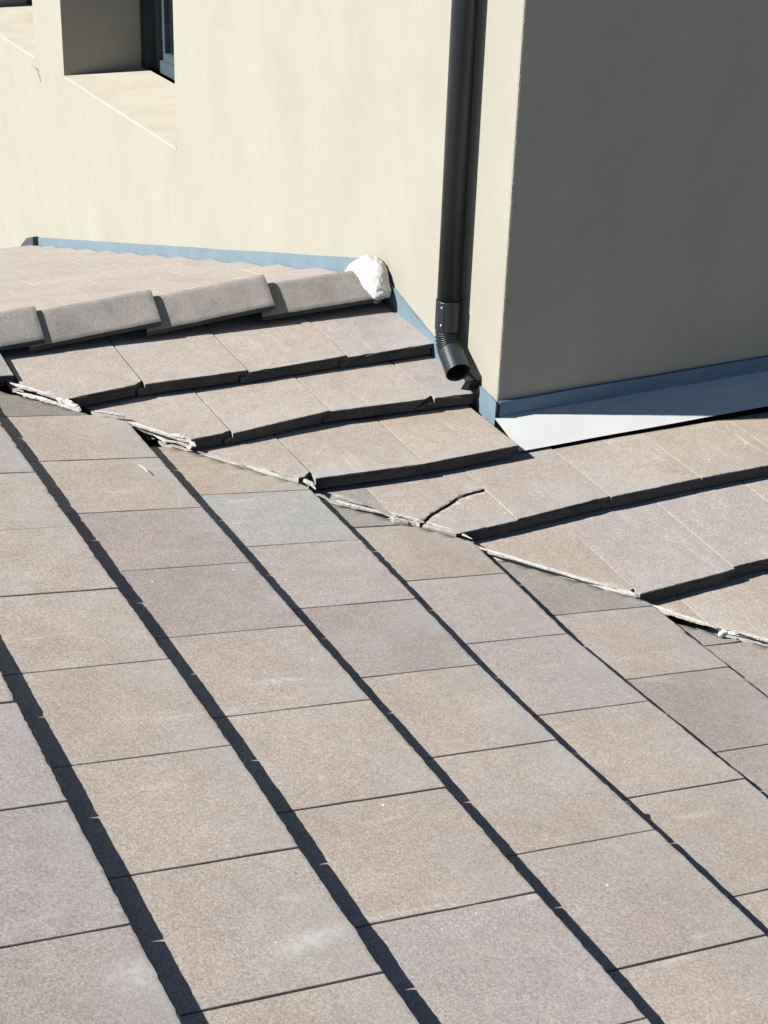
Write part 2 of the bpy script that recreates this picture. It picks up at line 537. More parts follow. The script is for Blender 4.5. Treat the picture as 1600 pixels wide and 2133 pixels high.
for k, R in ROWS.items():
    J = R['joints']
    n_row = 0
    for i, (y0, y1) in enumerate(zip(J, J[1:])):
        rng = random.Random(k * 100 + i)
        ym = (y0 + y1) / 2
        P = (lerp_tab(R['x'], y1), y1)
        Q = (lerp_tab(R['x'], y0), y0)
        gap = rng.choice((0.0028, 0.0034, 0.0042)) if k > 1 else 0.004
        slope = tA - (T + 0.0025) / G
        lift = (rng.uniform(0, 0.0022), rng.uniform(0, 0.0016))
        bm = tile_bm(P, Q, (-1, 0), zA, slope, G + 0.075, k * 100 + i, gap=gap, lift=lift)
        bx = (P[0] - G - 0.075, P[0], y1, y0 + 0.02)
        keep = (-8, -8)
        for p, q in valley_cuts(*bx):
            # the valley is nearly straight inside one tile: use chords only where they bite
            pass
        xs = P[0] - (G + 0.08), P[0] + 0.02
        # is the butt corner beyond the valley line?
        def vy(x):
            return lerp_tab(VAL, x)
        yv0, yv1 = vy(xs[0]), vy(xs[1])
        if y0 > min(yv0, yv1) - 0.02:
            ac = ACUT.get((k, i), 0.013)
            if (k, i) == (6, 0): ac = 0.004
            cut_mesh(bm, (xs[0], yv0 - ac), (xs[1], yv1 - ac), (-9, -9))
        if len(bm.verts) < 20:
            bm.free()
            continue
        c = bm_center(bm)
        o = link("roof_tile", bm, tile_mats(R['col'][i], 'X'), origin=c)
        n_row += 1
        col = R['col'][i]
        cutw = "cut " if y0 > min(yv0, yv1) else ""
        vis0 = {1: 4, 2: 2}.get(k, 0)
        top = "visible" if k < 3 else "below the valley"
        if k in (-1, 0, 8):
            lab = f"{col} tile, {ORD[i]} from the valley, in the {'column beyond the right edge' if k == 8 else ('outermost column' if k < 0 else 'column') + ' beyond the left edge'}"
        elif i < vis0:
            lab = f"{col} tile beyond the left edge, {ORD[vis0-i-1]} above those in view, {ORD[k-1]} column, near slope"
        else:
            lab = f"{cutw}{col} tile, {ORD[i-vis0]} {top}, {ORD[k-1]} column from left, near slope"
        tag(o, lab, "roof tile", "flat concrete tiles of the near slope")

# ------------------------------------------------------------------ middle slope (falls towards -Y)
ROWB = {
 0: dict(y=lambda x: 0.66, joints=[-1.36, -1.05, -0.75, -0.45, -0.15, -0.008], col=['beige'] * 5),
 1: dict(y=lambda x: lerp_tab([(-1.2, 0.318), (-1.09, 0.322), (-0.898, 0.350), (-0.6, 0.342), (-0.292, 0.350), (0.0, 0.356)], x),
         joints=[-1.208, -0.898, -0.599, -0.292, 0.008], col=['pinkish beige', 'pinkish beige', 'pinkish beige', 'lilac grey']),
 2: dict(y=lambda x: lerp_tab([(-0.9, 0.06), (-0.756, 0.075), (-0.458, 0.105), (-0.146, 0.094), (0, 0.084)], x),
         joints=[-1.06, -0.756, -0.458, -0.146, 0.004], col=['pinkish beige', 'pinkish beige', 'pinkish beige', 'lilac grey']),
 3: dict(y=lambda x: lerp_tab([(-0.65, -0.160), (-0.319, -0.178), (0.0, -0.172)], x),
         joints=[-0.93, -0.628, -0.319, -0.030], col=['pinkish beige', 'pinkish beige', 'tan']),
 4: dict(y=lambda x: lerp_tab([(-0.5, -0.47), (-0.2, -0.456), (0.09, -0.439), (0.39, -0.432)], x),
         joints=[-0.79, -0.492, -0.201, 0.093, 0.390, 0.69, 0.99, 1.29], col=['mid grey', 'pinkish beige', 'pinkish beige', 'beige', 'tan', 'tan', 'beige']),
 5: dict(y=lambda x: lerp_tab([(-0.06, -0.798), (0.24, -0.784), (1, -0.76)], x),
         joints=[-0.36, -0.061, 0.237, 0.535, 0.835, 1.135, 1.435], col=['tan', 'pale pink', 'pale pink', 'beige', 'beige', 'beige']),
 6: dict(y=lambda x: -1.115, joints=[-0.24, 0.060, 0.358, 0.655, 0.955, 1.255], col=['tan', 'beige', 'beige', 'beige', 'pinkish beige']),
}
ybutt = {0: 0.66, 1: 0.345, 2: 0.085, 3: -0.17, 4: -0.445, 5: -0.785, 6: -1.115}
bname = {0: "course under the ridge caps", 1: "top course below the ridge caps", 2: "second course below the ridge caps",
         3: "third course, ending at the wall corner", 4: "fourth course, below the white metal sheet",
         5: "fifth course, right of the valley", 6: "sixth and lowest course, right of the valley"}
for k_, (c_, n_) in {4: ('beige', 3), 5: ('pinkish beige', 3), 6: ('beige', 4)}.items():
    for _ in range(n_):
        ROWB[k_]['joints'].append(round(ROWB[k_]['joints'][-1] + 0.3, 4))
        ROWB[k_]['col'].append(c_)
CRACK = [(-0.211, -0.290), (-0.249, -0.299), (-0.303, -0.319), (-0.350, -0.342), (-0.388, -0.362), (-0.431, -0.391)]
ROWB[7] = dict(y=lambda x: -1.445, joints=[0.36, 0.51, 0.81, 1.11, 1.41, 1.71, 2.01], col=['beige', 'pinkish beige', 'beige', 'beige', 'tan', 'beige'])
ybutt[7] = -1.445
for k, R in ROWB.items():
    J = R['joints']
    nrow = 0
    prev = ybutt.get(k - 1, 0.9)
    for i, (x0, x1) in enumerate(zip(J, J[1:])):
        if k == 0:
            continue
        g = prev - ybutt[k]
        P, Q = (x0, R['y'](x0)), (x1, R['y'](x1))
        P_y = P[1]
        slope = tB - (0.030 + 0.007) / g
        L = g + 0.075
        if k == 1: L = 0.40
        if k == 4 and x0 > -0.15: L = 0.284
        rng = random.Random(7000 + k * 50 + i)
        lift = (0.0, rng.uniform(0.0030, 0.0052)) if k <= 3 else (rng.uniform(0, 0.001), rng.uniform(0, 0.0012))
        seed = 7000 + k * 50 + i
        jy = rng.uniform(-0.004, 0.004)
        P, Q = (P[0], P[1] + jy), (Q[0], Q[1] + jy + rng.uniform(-0.003, 0.003))
        def vx(y):
            return lerp_tab([(b, a) for a, b in VAL], y)
        pieces = [None]
        if k == 4 and i == 1:
            pieces = ['up', 'down']
        for pc in pieces:
            bm = tile_bm(P, Q, (0, 1), zB, slope, L, seed, lip=-1, T=0.030, gap=0.0042 if k <= 3 else 0.0015, corner={(1, 0): 0.024, (2, 2): 0.022, (2, 0): 0.012, (3, 0): 0.026, (4, 0): 0.02, (5, 0): 0.028, (6, 0): 0.02}.get((k, i), 0), lift=lift, chips=0.9, detail=2.2 if pc else 1.0)
            ya, yb = min(P[1], Q[1]) - 0.01, max(P[1], Q[1]) + L
            xa, xb = vx(ya), vx(yb)
            crosses = x0 < max(xa, xb)
            if crosses:
                mid = (ya + yb) / 2
                # cut by the two chords that the tile spans
                for (yy0, yy1) in ((ya, min(yb, ya + g)), ):
                    cut_mesh(bm, (vx(yy0) + 0.002, yy0), (vx(yy1) + 0.002, yy1), (9, 9), 0 if pc == 'down' else 2, 0.055 if (k, i) in ((1, 0), (2, 0), (6, 0)) else 0.0, min(P[1], Q[1]))
            if len(bm.verts) < 20:
                bm.free()
                continue
            col = R['col'][i]
            nm = "roof_tile"
            if pc:
                # snapped tile: two pieces either side of a wandering crack
                nm = "broken_tile"
                off = 0.004 if pc == 'up' else -0.004
                d = Vector((CRACK[0][0] - CRACK[-1][0], CRACK[0][1] - CRACK[-1][1]))
                vlist = bm.verts
                nrm = Vector((-d.y, d.x)).normalized()
                p0 = Vector(CRACK[-1]) + nrm * off
                q0 = Vector(CRACK[0]) + nrm * off
                keep = (-0.45, 0.2) if pc == 'up' else (-0.2, -0.9)
                dd = (q0 - p0).normalized()
                n3 = Vector((-dd.y, dd.x, 0))
                if (Vector(keep) - p0).dot(Vector((n3.x, n3.y))) > 0: n3 = -n3
                # fine subdivision near the crack so that its line can wander
                r = bmesh.ops.bisect_plane(bm, geom=bm.verts[:] + bm.edges[:] + bm.faces[:], plane_co=(p0.x, p0.y, 0), plane_no=n3, clear_outer=True)
                ed = [e for e in r['geom_cut'] if isinstance(e, bmesh.types.BMEdge)]
                bmesh.ops.edgeloop_fill(bm, edges=ed, mat_nr=1)
                for v in bm.verts:
                    rel = Vector((v.co.x, v.co.y)) - p0
                    tt = max(0, min(1, rel.dot(dd) / (q0 - p0).length))
                    dist = abs(rel.dot(Vector((-dd.y, dd.x))))
                    fo = max(0, 1 - dist / 0.07)
                    bow = fo * (0.015 * math.sin(math.pi * tt) + 0.004 * math.sin(tt * 11) + 0.003 * noise.noise((tt * 16, 0.3, 0)))
                    v.co.x += -dd.y * bow
                    v.co.y += dd.x * bow
                if pc == 'down':
                    for v in bm.verts:
                        v.co.z -= 0.002
            # right-hand tiles are notched by the wall plane
            if x1 > -0.05 and k in (1, 2):
                pass
            c = bm_center(bm)
            o = link(nm, bm, tile_mats(col, 'Y'), origin=c)
            nrow += 1
            if pc == 'up':
                lab = "upper piece of the cracked pinkish tile below the wall corner, above the dark crack"
            elif pc == 'down':
                lab = "lower piece of the cracked pinkish tile, between the dark crack and the valley"
            else:
                lab = f"{'cut ' if crosses else ''}{col} tile, {ORD[nrow-1 - (1 if (k==4 and i>1) else 0)]} from the valley, {ORD[k-1]} course below the ridge caps"
            tag(o, lab, "roof tile", "flat concrete tiles of the slope below the ridge caps")

# grey tile at the left edge, slipped up behind the first mitred tile
bm = tile_bm((-1.52, 0.50), (-1.217, 0.475), (0, 1), zB, tB - 0.09, 0.33, 42, lip=-1, gap=0.002)
c = bm_center(bm)
tag(link("roof_tile", bm, tile_mats('mid grey', 'Y'), origin=c), "short grey tile at the left edge just below the ridge caps, beside a black hole", "roof tile")

# ------------------------------------------------------------------ far slope behind the caps (falls towards +Y)
gc = 0.330
proto = None
far_lab = "pale beige tile of the flat far slope that shows as a thin band behind the ridge caps"
for r in range(12):
    yb = 0.83 + gc * (r + 1)
    off = -0.15 if r % 2 else 0.0
    ncol = 6
    for cidx in range(ncol):
        x1 = -0.012 + off - 0.3 * cidx
        if r % 2 and cidx == 0:
            xa, xb2 = -0.162, -0.012
        else:
            xa, xb2 = x1 - 0.3, x1
        rng = random.Random(9000 + r * 20 + cidx)
        colr = rng.choice(('pinkish beige', 'pinkish beige', 'pale pink', 'pinkish beige', 'beige'))
        if cidx == 0 and r % 2:
            x0_, x1_ = -0.162, -0.012
        else:
            x0_, x1_ = (xa, xb2) if not (r % 2) else (x1 - 0.3 + 0.3, x1 + 0.3)
            if r % 2: x0_, x1_ = -0.162 - 0.3 * cidx, -0.162 - 0.3 * (cidx - 1)
        slope = 0.258 - (T * 0.75) / gc
        bm = tile_bm((x0_, yb), (x1_, yb), (0, -1), zC, slope, gc + 0.04, 9000 + r * 20 + cidx, T=0.022, lip=1, detail=0.5, gap=0.003,
                     lift=(rng.uniform(0, 0.0015), rng.uniform(0, 0.0015)))
        c = bm_center(bm)
        o = link("roof_tile", bm, tile_mats(colr, 'Y'), origin=c)
        tag(o, f"{colr} tile, {ORD[cidx]} from the wall, {ORD[r]} course behind the ridge caps", "roof tile", "tiles of the far slope behind the ridge caps")

# ------------------------------------------------------------------ ridge caps
def ridge_cap(xl, xr, seed, za, zb_, yap=0.705, half=0.088, drop=0.068, label=""):
    """V-shaped cap; za/zb_: apex height at the left and right end"""
    rng = random.Random(seed)
    bm = bmesh.new()
    th = 0.012
    prof = []
    nseg = 8
    def outer(s):              # s -1..1
        a = abs(s)
        rr = 0.07              # rounded crown
        d = (math.sqrt(a * a + rr * rr) - rr) / (math.sqrt(1 + rr * rr) - rr)
        return s * half, -d * drop
    ss = [-1 + 2 * i / (2 * nseg) for i in range(2 * nseg + 1)]
    out = [outer(s) for s in ss]
    inn = [(y * 1.004 if abs(y) > half * 0.99 else y * (1 - th / half * 0.55), z - th) for y, z in out[::-1]]
    prof = out + inn
    n_out = len(out)
    nx = 22
    loops = []
    xs = [0, 0.0015, 0.005] + [0.005 + (1 - 0.01) * i / nx * 1.0 for i in range(1, nx)] + [0.995, 0.9985, 1.0]
    Lx = xr - xl
    sd = rng.uniform(0, 50)
    for t in xs:
        x = xl + Lx * t
        zap = za + (zb_ - za) * t
        endk = 0.0025 if t in (0, 1.0) else (0.0008 if t in (0.0015, 0.9985) else 0)
        loop = []
        for i, (y, z) in enumerate(prof):
            o = i < n_out
            nn = 0.0012 * noise.noise((x * 30, y * 30, sd)) + 0.0006 * noise.noise((x * 120, y * 120, sd))
            xe = x + (0.0018 * noise.noise((y * 60, sd, 1)) if t in (0, 0.0015, 0.9985, 1.0) else 0)
            yy = yap + y + (0.0016 * noise.noise((x * 35, sd, 4)) + 0.001 * noise.noise((x * 130, sd, 4)) if i in (0, n_out - 1) else 0)
            loop.append(bm.verts.new((xe, yy, zap + z + (nn - endk if o else 0))))
        loops.append(loop)
    n = len(prof)
    for a, b in zip(loops, loops[1:]):
        for k in range(n):
            f = bm.faces.new((a[k], a[(k + 1) % n], b[(k + 1) % n], b[k]))
            f.smooth = k < n_out - 1
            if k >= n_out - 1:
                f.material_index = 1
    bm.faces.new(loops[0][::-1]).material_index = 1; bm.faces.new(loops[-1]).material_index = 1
    c = bm_center(bm)
    o = link("ridge_cap", bm, [M_CAP, M_EDGE_SHADE], origin=c)
    tag(o, label, "ridge cap", "ridge caps along the top of the roof")
    return o
ridge_cap(-1.44, -1.090, 1, 0.896, 0.912, label="grey ridge cap at the left edge, cut off by the picture")
ridge_cap(-1.135, -0.752, 2, 0.893, 0.920, label="grey ridge cap, second from the left edge, with a rough speckled face")
ridge_cap(-0.795, -0.400, 3, 0.893, 0.924, label="grey ridge cap with a brownish stain, between the speckled cap and the last cap")
ridge_cap(-0.440, -0.055, 4, 0.893, 0.905, label="ridge cap nearest the house wall, its end under white mortar")

# ------------------------------------------------------------------ mortar
def ribbon(path, w, h, seed, mat, label, name="mortar_strip", dz=0.0, sub=14, cat="mortar", lumps=1.0):
    """irregular bead of mortar along a path"""
    bm = bmesh.new()
    pts = [Vector(p) for p in path]
    P = []
    for a, b in zip(pts, pts[1:]):
        m = max(2, int((b - a).length / 0.003))
        for i in range(m):
            P.append(a.lerp(b, i / m))
    P.append(pts[-1])
    rings = []
    nP = len(P)
    for i, p in enumerate(P):
        d = (P[min(i + 1, nP - 1)] - P[max(0, i - 1)]).normalized()
        side = d.cross(Vector((0, 0, 1))).normalized()
        t = i / (nP - 1)
        taper = min(1, 0.25 + 4 * min(t, 1 - t))
        s = seed * 3.7
        ww = w * taper * (1 + 0.5 * lumps * noise.noise((i * 0.045, s, 0)))
        hh = h * taper * (1 + 0.45 * lumps * noise.noise((i * 0.06, s, 7)))
        c = p + side * (0.003 * noise.noise((i * .05, s, 3))) + Vector((0, 0, dz))
        ring = []
        for k in range(sub):
            a = 2 * math.pi * k / sub
            ca, sa = math.cos(a), math.sin(a)
            q = c + side * (math.copysign(abs(ca) ** 0.5, ca) * ww) + Vector((0, 0, math.copysign(abs(sa) ** 0.5, sa) * hh))
            jit = 0.16 * lumps * noise.noise((q.x * 90, q.y * 90, q.z * 90 + s)) + 0.12 * lumps * noise.noise((q.x * 260, q.y * 260, q.z * 260 + s))
            q += (q - c) * jit * 2
            ring.append(bm.verts.new(q))
        rings.append(ring)
    for a, b in zip(rings, rings[1:]):
        for k in range(sub):
            bm.faces.new((a[k], a[(k + 1) % sub], b[(k + 1) % sub], b[k]))
    bm.faces.new(rings[0][::-1]); bm.faces.new(rings[-1])
    c = bm_center(bm)
    o = link(name, bm, mat, origin=c)
    tag(o, label, cat, "crumbling mortar along the valley")
    return o
RB = [
 ([(-1.140, 0.352, 0.772), (-1.121, 0.332, 0.768), (-1.104, 0.306, 0.762), (-1.094, 0.288, 0.757)], .010, .013,
  "white wedge of mortar at the tip of the first cut tile, beside the slit"),
 ([(-1.232, 0.408, 0.786), (-1.204, 0.384, 0.781), (-1.169, 0.352, 0.774), (-1.134, 0.320, 0.767), (-1.103, 0.275, 0.760)], .008, .006,
  "loose strip of mortar lying below the black slit at the left valley end"),
 ([(-1.065, 0.273, 0.757), (-1.031, 0.258, 0.753), (-1.004, 0.239, 0.749), (-0.985, 0.222, 0.745)], .006, .0045,
  "thin mortar line between the first and the second black hole in the valley"),
 ([(-0.905, 0.118, 0.726), (-0.884, 0.100, 0.721), (-0.868, 0.078, 0.715), (-0.862, 0.060, 0.709)], .009, .012,
  "white lump of mortar at the tip of the second cut tile, beside two holes"),
 ([(-0.951, 0.130, 0.727), (-0.931, 0.096, 0.721), (-0.899, 0.079, 0.717), (-0.873, 0.055, 0.711)], .005, .004,
  "lower mortar crust under the holes of the second mitred tile"),
 ([(-0.69, -0.105, 0.676), (-0.671, -0.129, 0.673), (-0.655, -0.152, 0.667), (-0.641, -0.175, 0.662), (-0.640, -0.195, 0.656)], .006, .008,
  "white lump of mortar at the corner of the third course, beside the blue grey tile"),
 ([(-0.615, -0.249, 0.646), (-0.573, -0.285, 0.638), (-0.516, -0.333, 0.628)], .005, .004,
  "narrow mortar line under the small grey triangular tile"),
 ([(-0.498, -0.338, 0.628), (-0.470, -0.362, 0.622), (-0.433, -0.395, 0.614)], .005, .006,
  "crumbly white mortar under the upper piece of the cracked tile"),
 ([(-0.428, -0.398, 0.614), (-0.377, -0.443, 0.604), (-0.350, -0.49, 0.597)], .004, .003,
  "fine pale mortar line under the lower piece of the cracked tile"),
 ([(-0.350, -0.520, 0.588), (-0.278, -0.593, 0.573), (-0.215, -0.649, 0.560), (-0.156, -0.708, 0.548), (-0.094, -0.758, 0.537)], .007, .0055,
  "long even bead of white mortar below the tan mitred tile of the fifth course"),
 ([(-0.090, -0.766, 0.536), (-0.063, -0.802, 0.528)], .006, .008,
  "short mortar lump at the corner of the pink tile of the fifth course"),
 ([(-0.058, -0.836, 0.517), (-0.040, -0.856, 0.513), (-0.022, -0.876, 0.509)], .005, .006,
  "small mortar crust at the left tip of the long black slit at right"),
 ([(0.049, -0.975, 0.488), (0.077, -0.969, 0.491)], .009, .011, "white block of mortar plugging the right end of the long black slit"),
 ([(0.085, -0.968, 0.492), (0.119, -0.999, 0.486), (0.153, -1.029, 0.479), (0.20, -1.075, 0.470), (0.40, -1.28, 0.43)], .007, .006,
  "mortar bead running out of the picture at the right end of the valley"),
]
for i, (p, w, h, lab) in enumerate(RB):
    ribbon(p, w * 0.68, h * 0.62, i + 1, M_MORTAR, lab, lumps=0.35 if i == 9 else 0.85)
ribbon([(-0.606, -0.228, 0.649), (-0.575, -0.256, 0.643), (-0.540, -0.292, 0.636)], .008, .0045, 31, M_RUBBLE, "grey crust of old mortar lying on the small triangular tile", "mortar_crumb", lumps=0.45)
ribbon([(-0.513, -0.365, 0.622), (-0.492, -0.380, 0.619), (-0.468, -0.392, 0.617)], .006, .006, 33, M_RUBBLE, "dark grey finger of mortar lying beside the tip of the cracked tile", "mortar_crumb", lumps=0.35)

for seed_, (pth, lab_) in enumerate((
  ([(-1.232, 0.462, 0.792), (-1.205, 0.432, 0.787), (-1.160, 0.384, 0.779), (-1.125, 0.344, 0.771), (-1.098, 0.312, 0.764)], "thin white mortar edge over the black slit, on the first cut tile"),
  ([(-0.999, 0.214, 0.740), (-0.963, 0.176, 0.733), (-0.926, 0.138, 0.726), (-0.890, 0.098, 0.719), (-0.868, 0.072, 0.714)], "thin white mortar edge over two holes, on the second cut tile"),
  ([(-0.045, -0.824, 0.514), (-0.010, -0.866, 0.507), (0.030, -0.912, 0.499), (0.058, -0.944, 0.493)], "thin jagged mortar edge over the long black slit at right"))):
    ribbon(pth, 0.0045, 0.0050, 60 + seed_, M_MORTAR, lab_, lumps=0.5)

# blob that seals the last ridge cap against the wall
bm = bmesh.new()
bmesh.ops.create_icosphere(bm, subdivisions=5, radius=1.0)
for v in bm.verts:
    p = v.co.copy()
    n = 1 + 0.13 * noise.noise(p * 1.8 + Vector((3, 1, 0))) + 0.06 * noise.noise(p * 4.5) + 0.035 * noise.noise(p * 13) - 0.05 * max(0, 0.12 - abs(noise.noise(p * 2.6 + Vector((7, 7, 7))))) / 0.12
    p *= n
    ragged = max(0.0, -p.z - 0.15) * 0.55
    p += Vector((noise.noise(p * 9), noise.noise(p * 9 + Vector((5, 0, 0))), 0)) * ragged
    v.co = Vector((p.x * 0.060, p.y * 0.10, p.z * 0.056))
    v.co.z -= abs(v.co.y) * 0.35
    v.co.x = min(v.co.x, 0.050)
o = link("mortar_patch", bm, M_LIMEFACE, origin=None, smooth=True)
o.location = (-0.052, 0.712, 0.885)
tag(o, "lump of bright white mortar sealing the last ridge cap against the cream wall", "mortar")

# ------------------------------------------------------------------ the house
house = empty("house", (0, 0, 0.6))
tag(house, "cream rendered house with one sunlit wall and one wall in deep shade", "house")
def hpart(name, bm, mat, parent=None, **kw):
    o = link(name, bm, mat, **kw)
    par = parent or house
    o.parent = par
    o.matrix_parent_inverse = Matrix.Translation(-Vector((0, 0, 0.6)))
    return o
WIN = [(2.545, 4.092), (4.585, 6.15)]
ZS, ZS2, ZT = 0.852, 0.874, 2.35
zs = [-3.0, ZS, ZT, 4.5]
D = 0.50
def inwin(a, b, c, d):
    return any(abs(a - w0) < 1e-6 and abs(b - w1) < 1e-6 for w0, w1 in WIN) and abs(c - ZS) < 1e-6
# the walls start beyond the arris strip
bm = bmesh.new()
ys = [0.035, 2.545, 4.092, 4.585, 6.15, 9.0]
for ya, yb in zip(ys, ys[1:]):
    for za_, zb_ in zip(zs, zs[1:]):
        if inwin(ya, yb, za_, zb_):
            continue
        quad(bm, [(0, ya, za_), (0, yb, za_), (0, yb, zb_), (0, ya, zb_)])
for w0, w1 in WIN:
    quad(bm, [(0, w1, ZS), (D, w1, ZS2 + .005), (D, w1, ZT), (0, w1, ZT)])
    quad(bm, [(0, w0, ZS), (D, w0, ZS2 + .005), (D, w0, ZT), (0, w0, ZT)])
    quad(bm, [(0, w0, ZT), (D, w0, ZT), (D, w1, ZT), (0, w1, ZT)])
quad(bm, [(8, 0, -3), (8, 9, -3), (8, 9, 4.5), (8, 0, 4.5)])
quad(bm, [(0, 9, -3), (8, 9, -3), (8, 9, 4.5), (0, 9, 4.5)])
quad(bm, [(0, 0.035, 4.5), (8, 0, 4.5), (8, 9, 4.5), (0, 9, 4.5)])
quad(bm, [(0.04, 0, -3), (8, 0, -3), (8, 0, 4.5), (0.04, 0, 4.5)])
cols = []
zz = [-3.0] + [0.0 + 2.6 * i / 420 for i in range(421)] + [4.5]
for z in zz:
    k = 0.0020 * noise.noise((z * 9, 0, 0)) + 0.0028 * noise.noise((z * 38, 2, 0)) + 0.0034 * noise.noise((z * 120, 5, 0)) - 0.004 * max(0, noise.noise((z * 22, 9, 0)) - 0.35)
    cols.append([bm.verts.new((0.0, 0.035, z)), bm.verts.new((0.0, 0.006 + k, z)), bm.verts.new((0.0015 + abs(k) * .3, 0.0015, z)),
                 bm.verts.new((0.006 + k, 0.0, z)), bm.verts.new((0.04, 0.0, z))])
for a, b in zip(cols, cols[1:]):
    for k in range(4):
        bm.faces.new((a[k], a[k + 1], b[k + 1], b[k]))
hpart("wall", bm, M_WALL)
# window sills and windows
for wi, (w0, w1) in enumerate(WIN):
    win = empty("window", (0, 0, 0))
    win.parent = house
    win.matrix_parent_inverse = Matrix.Translation(-Vector((0, 0, 0.6)))
    def wpart(name, bm, mat):
        o = link(name, bm, mat)
        o.parent = win
        return o
    bm = bmesh.new()
    nn = 60
    rowsv = []
    for i in range(nn + 1):
        y = w0 + 0.001 + (w1 - w0 - 0.002) * i / nn
        k = 0.0012 * noise.noise((y * 12, 3, 0)) + 0.0008 * noise.noise((y * 50, 3, 0))
        rowsv.append([bm.verts.new((-0.001, y, ZS - 0.006)), bm.verts.new((-0.0015 + k, y, ZS + 0.0035 + k)), bm.verts.new((0.006, y, ZS + 0.0045)), bm.verts.new((0.40, y, ZS2 + 0.001))])
    for a, b in zip(rowsv, rowsv[1:]):
        for k in range(3):
            bm.faces.new((a[k], a[k + 1], b[k + 1], b[k]))
    wpart("window_sill", bm, M_SILL)
    bm = bmesh.new()
    box(bm, (0.395, w1 - 0.050, ZS2), (0.470, w1 - 0.001, ZT - 0.002), 0.002)        # far channel
    box(bm, (0.388, w1 - 0.012, ZS2), (0.3955, w1 - 0.0005, ZT - 0.002))
    wpart("window_channel", bm, M_FRAMEDK)
    bm = bmesh.new()
    box(bm, (0.395, w0 + 0.001, ZS2), (0.470, w0 + 0.050, ZT - 0.002), 0.002)
    wpart("window_channel", bm, M_FRAMEDK)
    bm = bmesh.new()
    box(bm, (0.446, w0 + 0.0505, ZS2 - 0.01), (0.50, w1 - 0.0505, ZS2 + 0.050), 0.002)   # bottom rail
    box(bm, (0.446, w1 - 0.085, ZS2 + 0.0505), (0.50, w1 - 0.0505, ZT), 0.002)
    box(bm, (0.446, w0 + 0.0505, ZS2 + 0.0505), (0.50, w0 + 0.085, ZT), 0.002)
    box(bm, (0.462, w0 + 0.0855, ZS2 + 0.0505), (0.50, w1 - 0.0855, ZS2 + 0.085), 0.002)
    box(bm, (0.462, w1 - 0.135, ZS2 + 0.0855), (0.50, w1 - 0.0855, ZT), 0.002)
    box(bm, (0.462, w0 + 0.0855, ZS2 + 0.0855), (0.50, w0 + 0.135, ZT), 0.002)
    wpart("window_frame", bm, M_FRAME)
    bm = bmesh.new()
    box(bm, (0.486, w0 + 0.1355, ZS2 + 0.0855), (0.494, w1 - 0.1355, ZT))
    wpart("window_pane", bm, M_GLASS)
    bm = bmesh.new()
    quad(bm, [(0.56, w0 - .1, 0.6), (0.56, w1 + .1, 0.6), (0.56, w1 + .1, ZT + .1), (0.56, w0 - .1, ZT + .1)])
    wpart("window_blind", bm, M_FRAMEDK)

# flashings: painted upstand down the far slope, beside the middle slope, and under the shaded wall
def strip(bm, lo, hi, t, seg=1, seed=0):
    """upstand on a wall: lo / hi polylines (same length), thickness vector t"""
    t = Vector(t)
    a = [[bm.verts.new(Vector(p)) for p in lo], [bm.verts.new(Vector(p)) for p in hi],
         [bm.verts.new(Vector(p) + t) for p in hi], [bm.verts.new(Vector(p) + t) for p in lo]]
    n = len(lo)
    for i in range(n - 1):
        for k in range(4):
            bm.faces.new((a[k][i], a[k][i + 1], a[(k + 1) % 4][i + 1], a[(k + 1) % 4][i]))
    bm.faces.new([a[k][0] for k in range(4)])
    bm.faces.new([a[k][-1] for k in range(4)][::-1])
bm = bmesh.new()
lo, hi = [], []
for i in range(90):
    y = 0.80 + (4.745 - 0.80) * i / 89
    lo.append((-0.001, y, zC(0, y) - 0.05))
    hi.append((-0.001, y, 0.0225 + 0.258 * (4.0 - y) + 0.052 + 0.003 * noise.noise((y * 2.2, 0, 0)) + 0.0012 * noise.noise((y * 9, 0, 0))))
strip(bm, lo, hi, (-0.006, 0, 0))
hpart("far_flashing", bm, M_BLUE)["label"] = "light blue painted flashing strip above the far slope"
bm = bmesh.new()
vsx = [bm.verts.new(p) for p in ((-0.004, 4.748, -0.112), (-0.004, 4.748, -0.2), (-0.004, 5.10, -0.29), (-0.004, 5.00, -0.225), (-0.004, 4.88, -0.155))]
vs2 = [bm.verts.new(v.co + Vector((-0.03, 0, 0))) for v in vsx]
bm.faces.new(vsx); bm.faces.new(vs2[::-1])
for i in range(5):
    bm.faces.new((vsx[i], vsx[(i + 1) % 5], vs2[(i + 1) % 5], vs2[i]))
hpart("flashing_end", bm, simple("dark_grey_flashing", (0.035, 0.05, 0.06), 0.6))  # one dark blue-grey tone over the whole end piece
bm = bmesh.new()
lo, hi = [], []
for i in range(40):
    y = 0.012 + 0.655 * i / 39
    lo.append((-0.001, y, zB(0, y) - 0.05))
    top = lerp_tab([(0.0, 0.722), (0.30, 0.775), (0.40, 0.797), (0.66, 0.868)], y)
    hi.append((-0.001, y, top + 0.001 * noise.noise((y * 12, 5, 0))))
strip(bm, lo, hi, (-0.007, 0, 0))
hpart("side_flashing", bm, M_BLUE)["label"] = "light blue flashing strip between the downpipe and the ridge mortar"
bm = bmesh.new()
lo, hi = [], []
for i in range(120):
    x = 0.004 + 2.6 * i / 119
    lo.append((x, -0.001, 0.660))
    hi.append((x, -0.001, 0.7235 + 0.0025 * x + 0.0012 * noise.noise((x * 5, 0, 9))))
strip(bm, lo, hi, (0, -0.010, 0))
hpart("base_flashing", bm, M_BLUE_SHADE)["label"] = "blue flashing along the foot of the shaded wall, its shade painted in"
bm = bmesh.new()
# folded corner of the flashing
strip(bm, [(-0.008, -0.012, 0.655), (-0.008, 0.03, 0.655)], [(-0.008, -0.012, 0.726), (-0.008, 0.03, 0.733)], (-0.003, 0, 0))
hpart("flashing_corner", bm, M_BLUE)
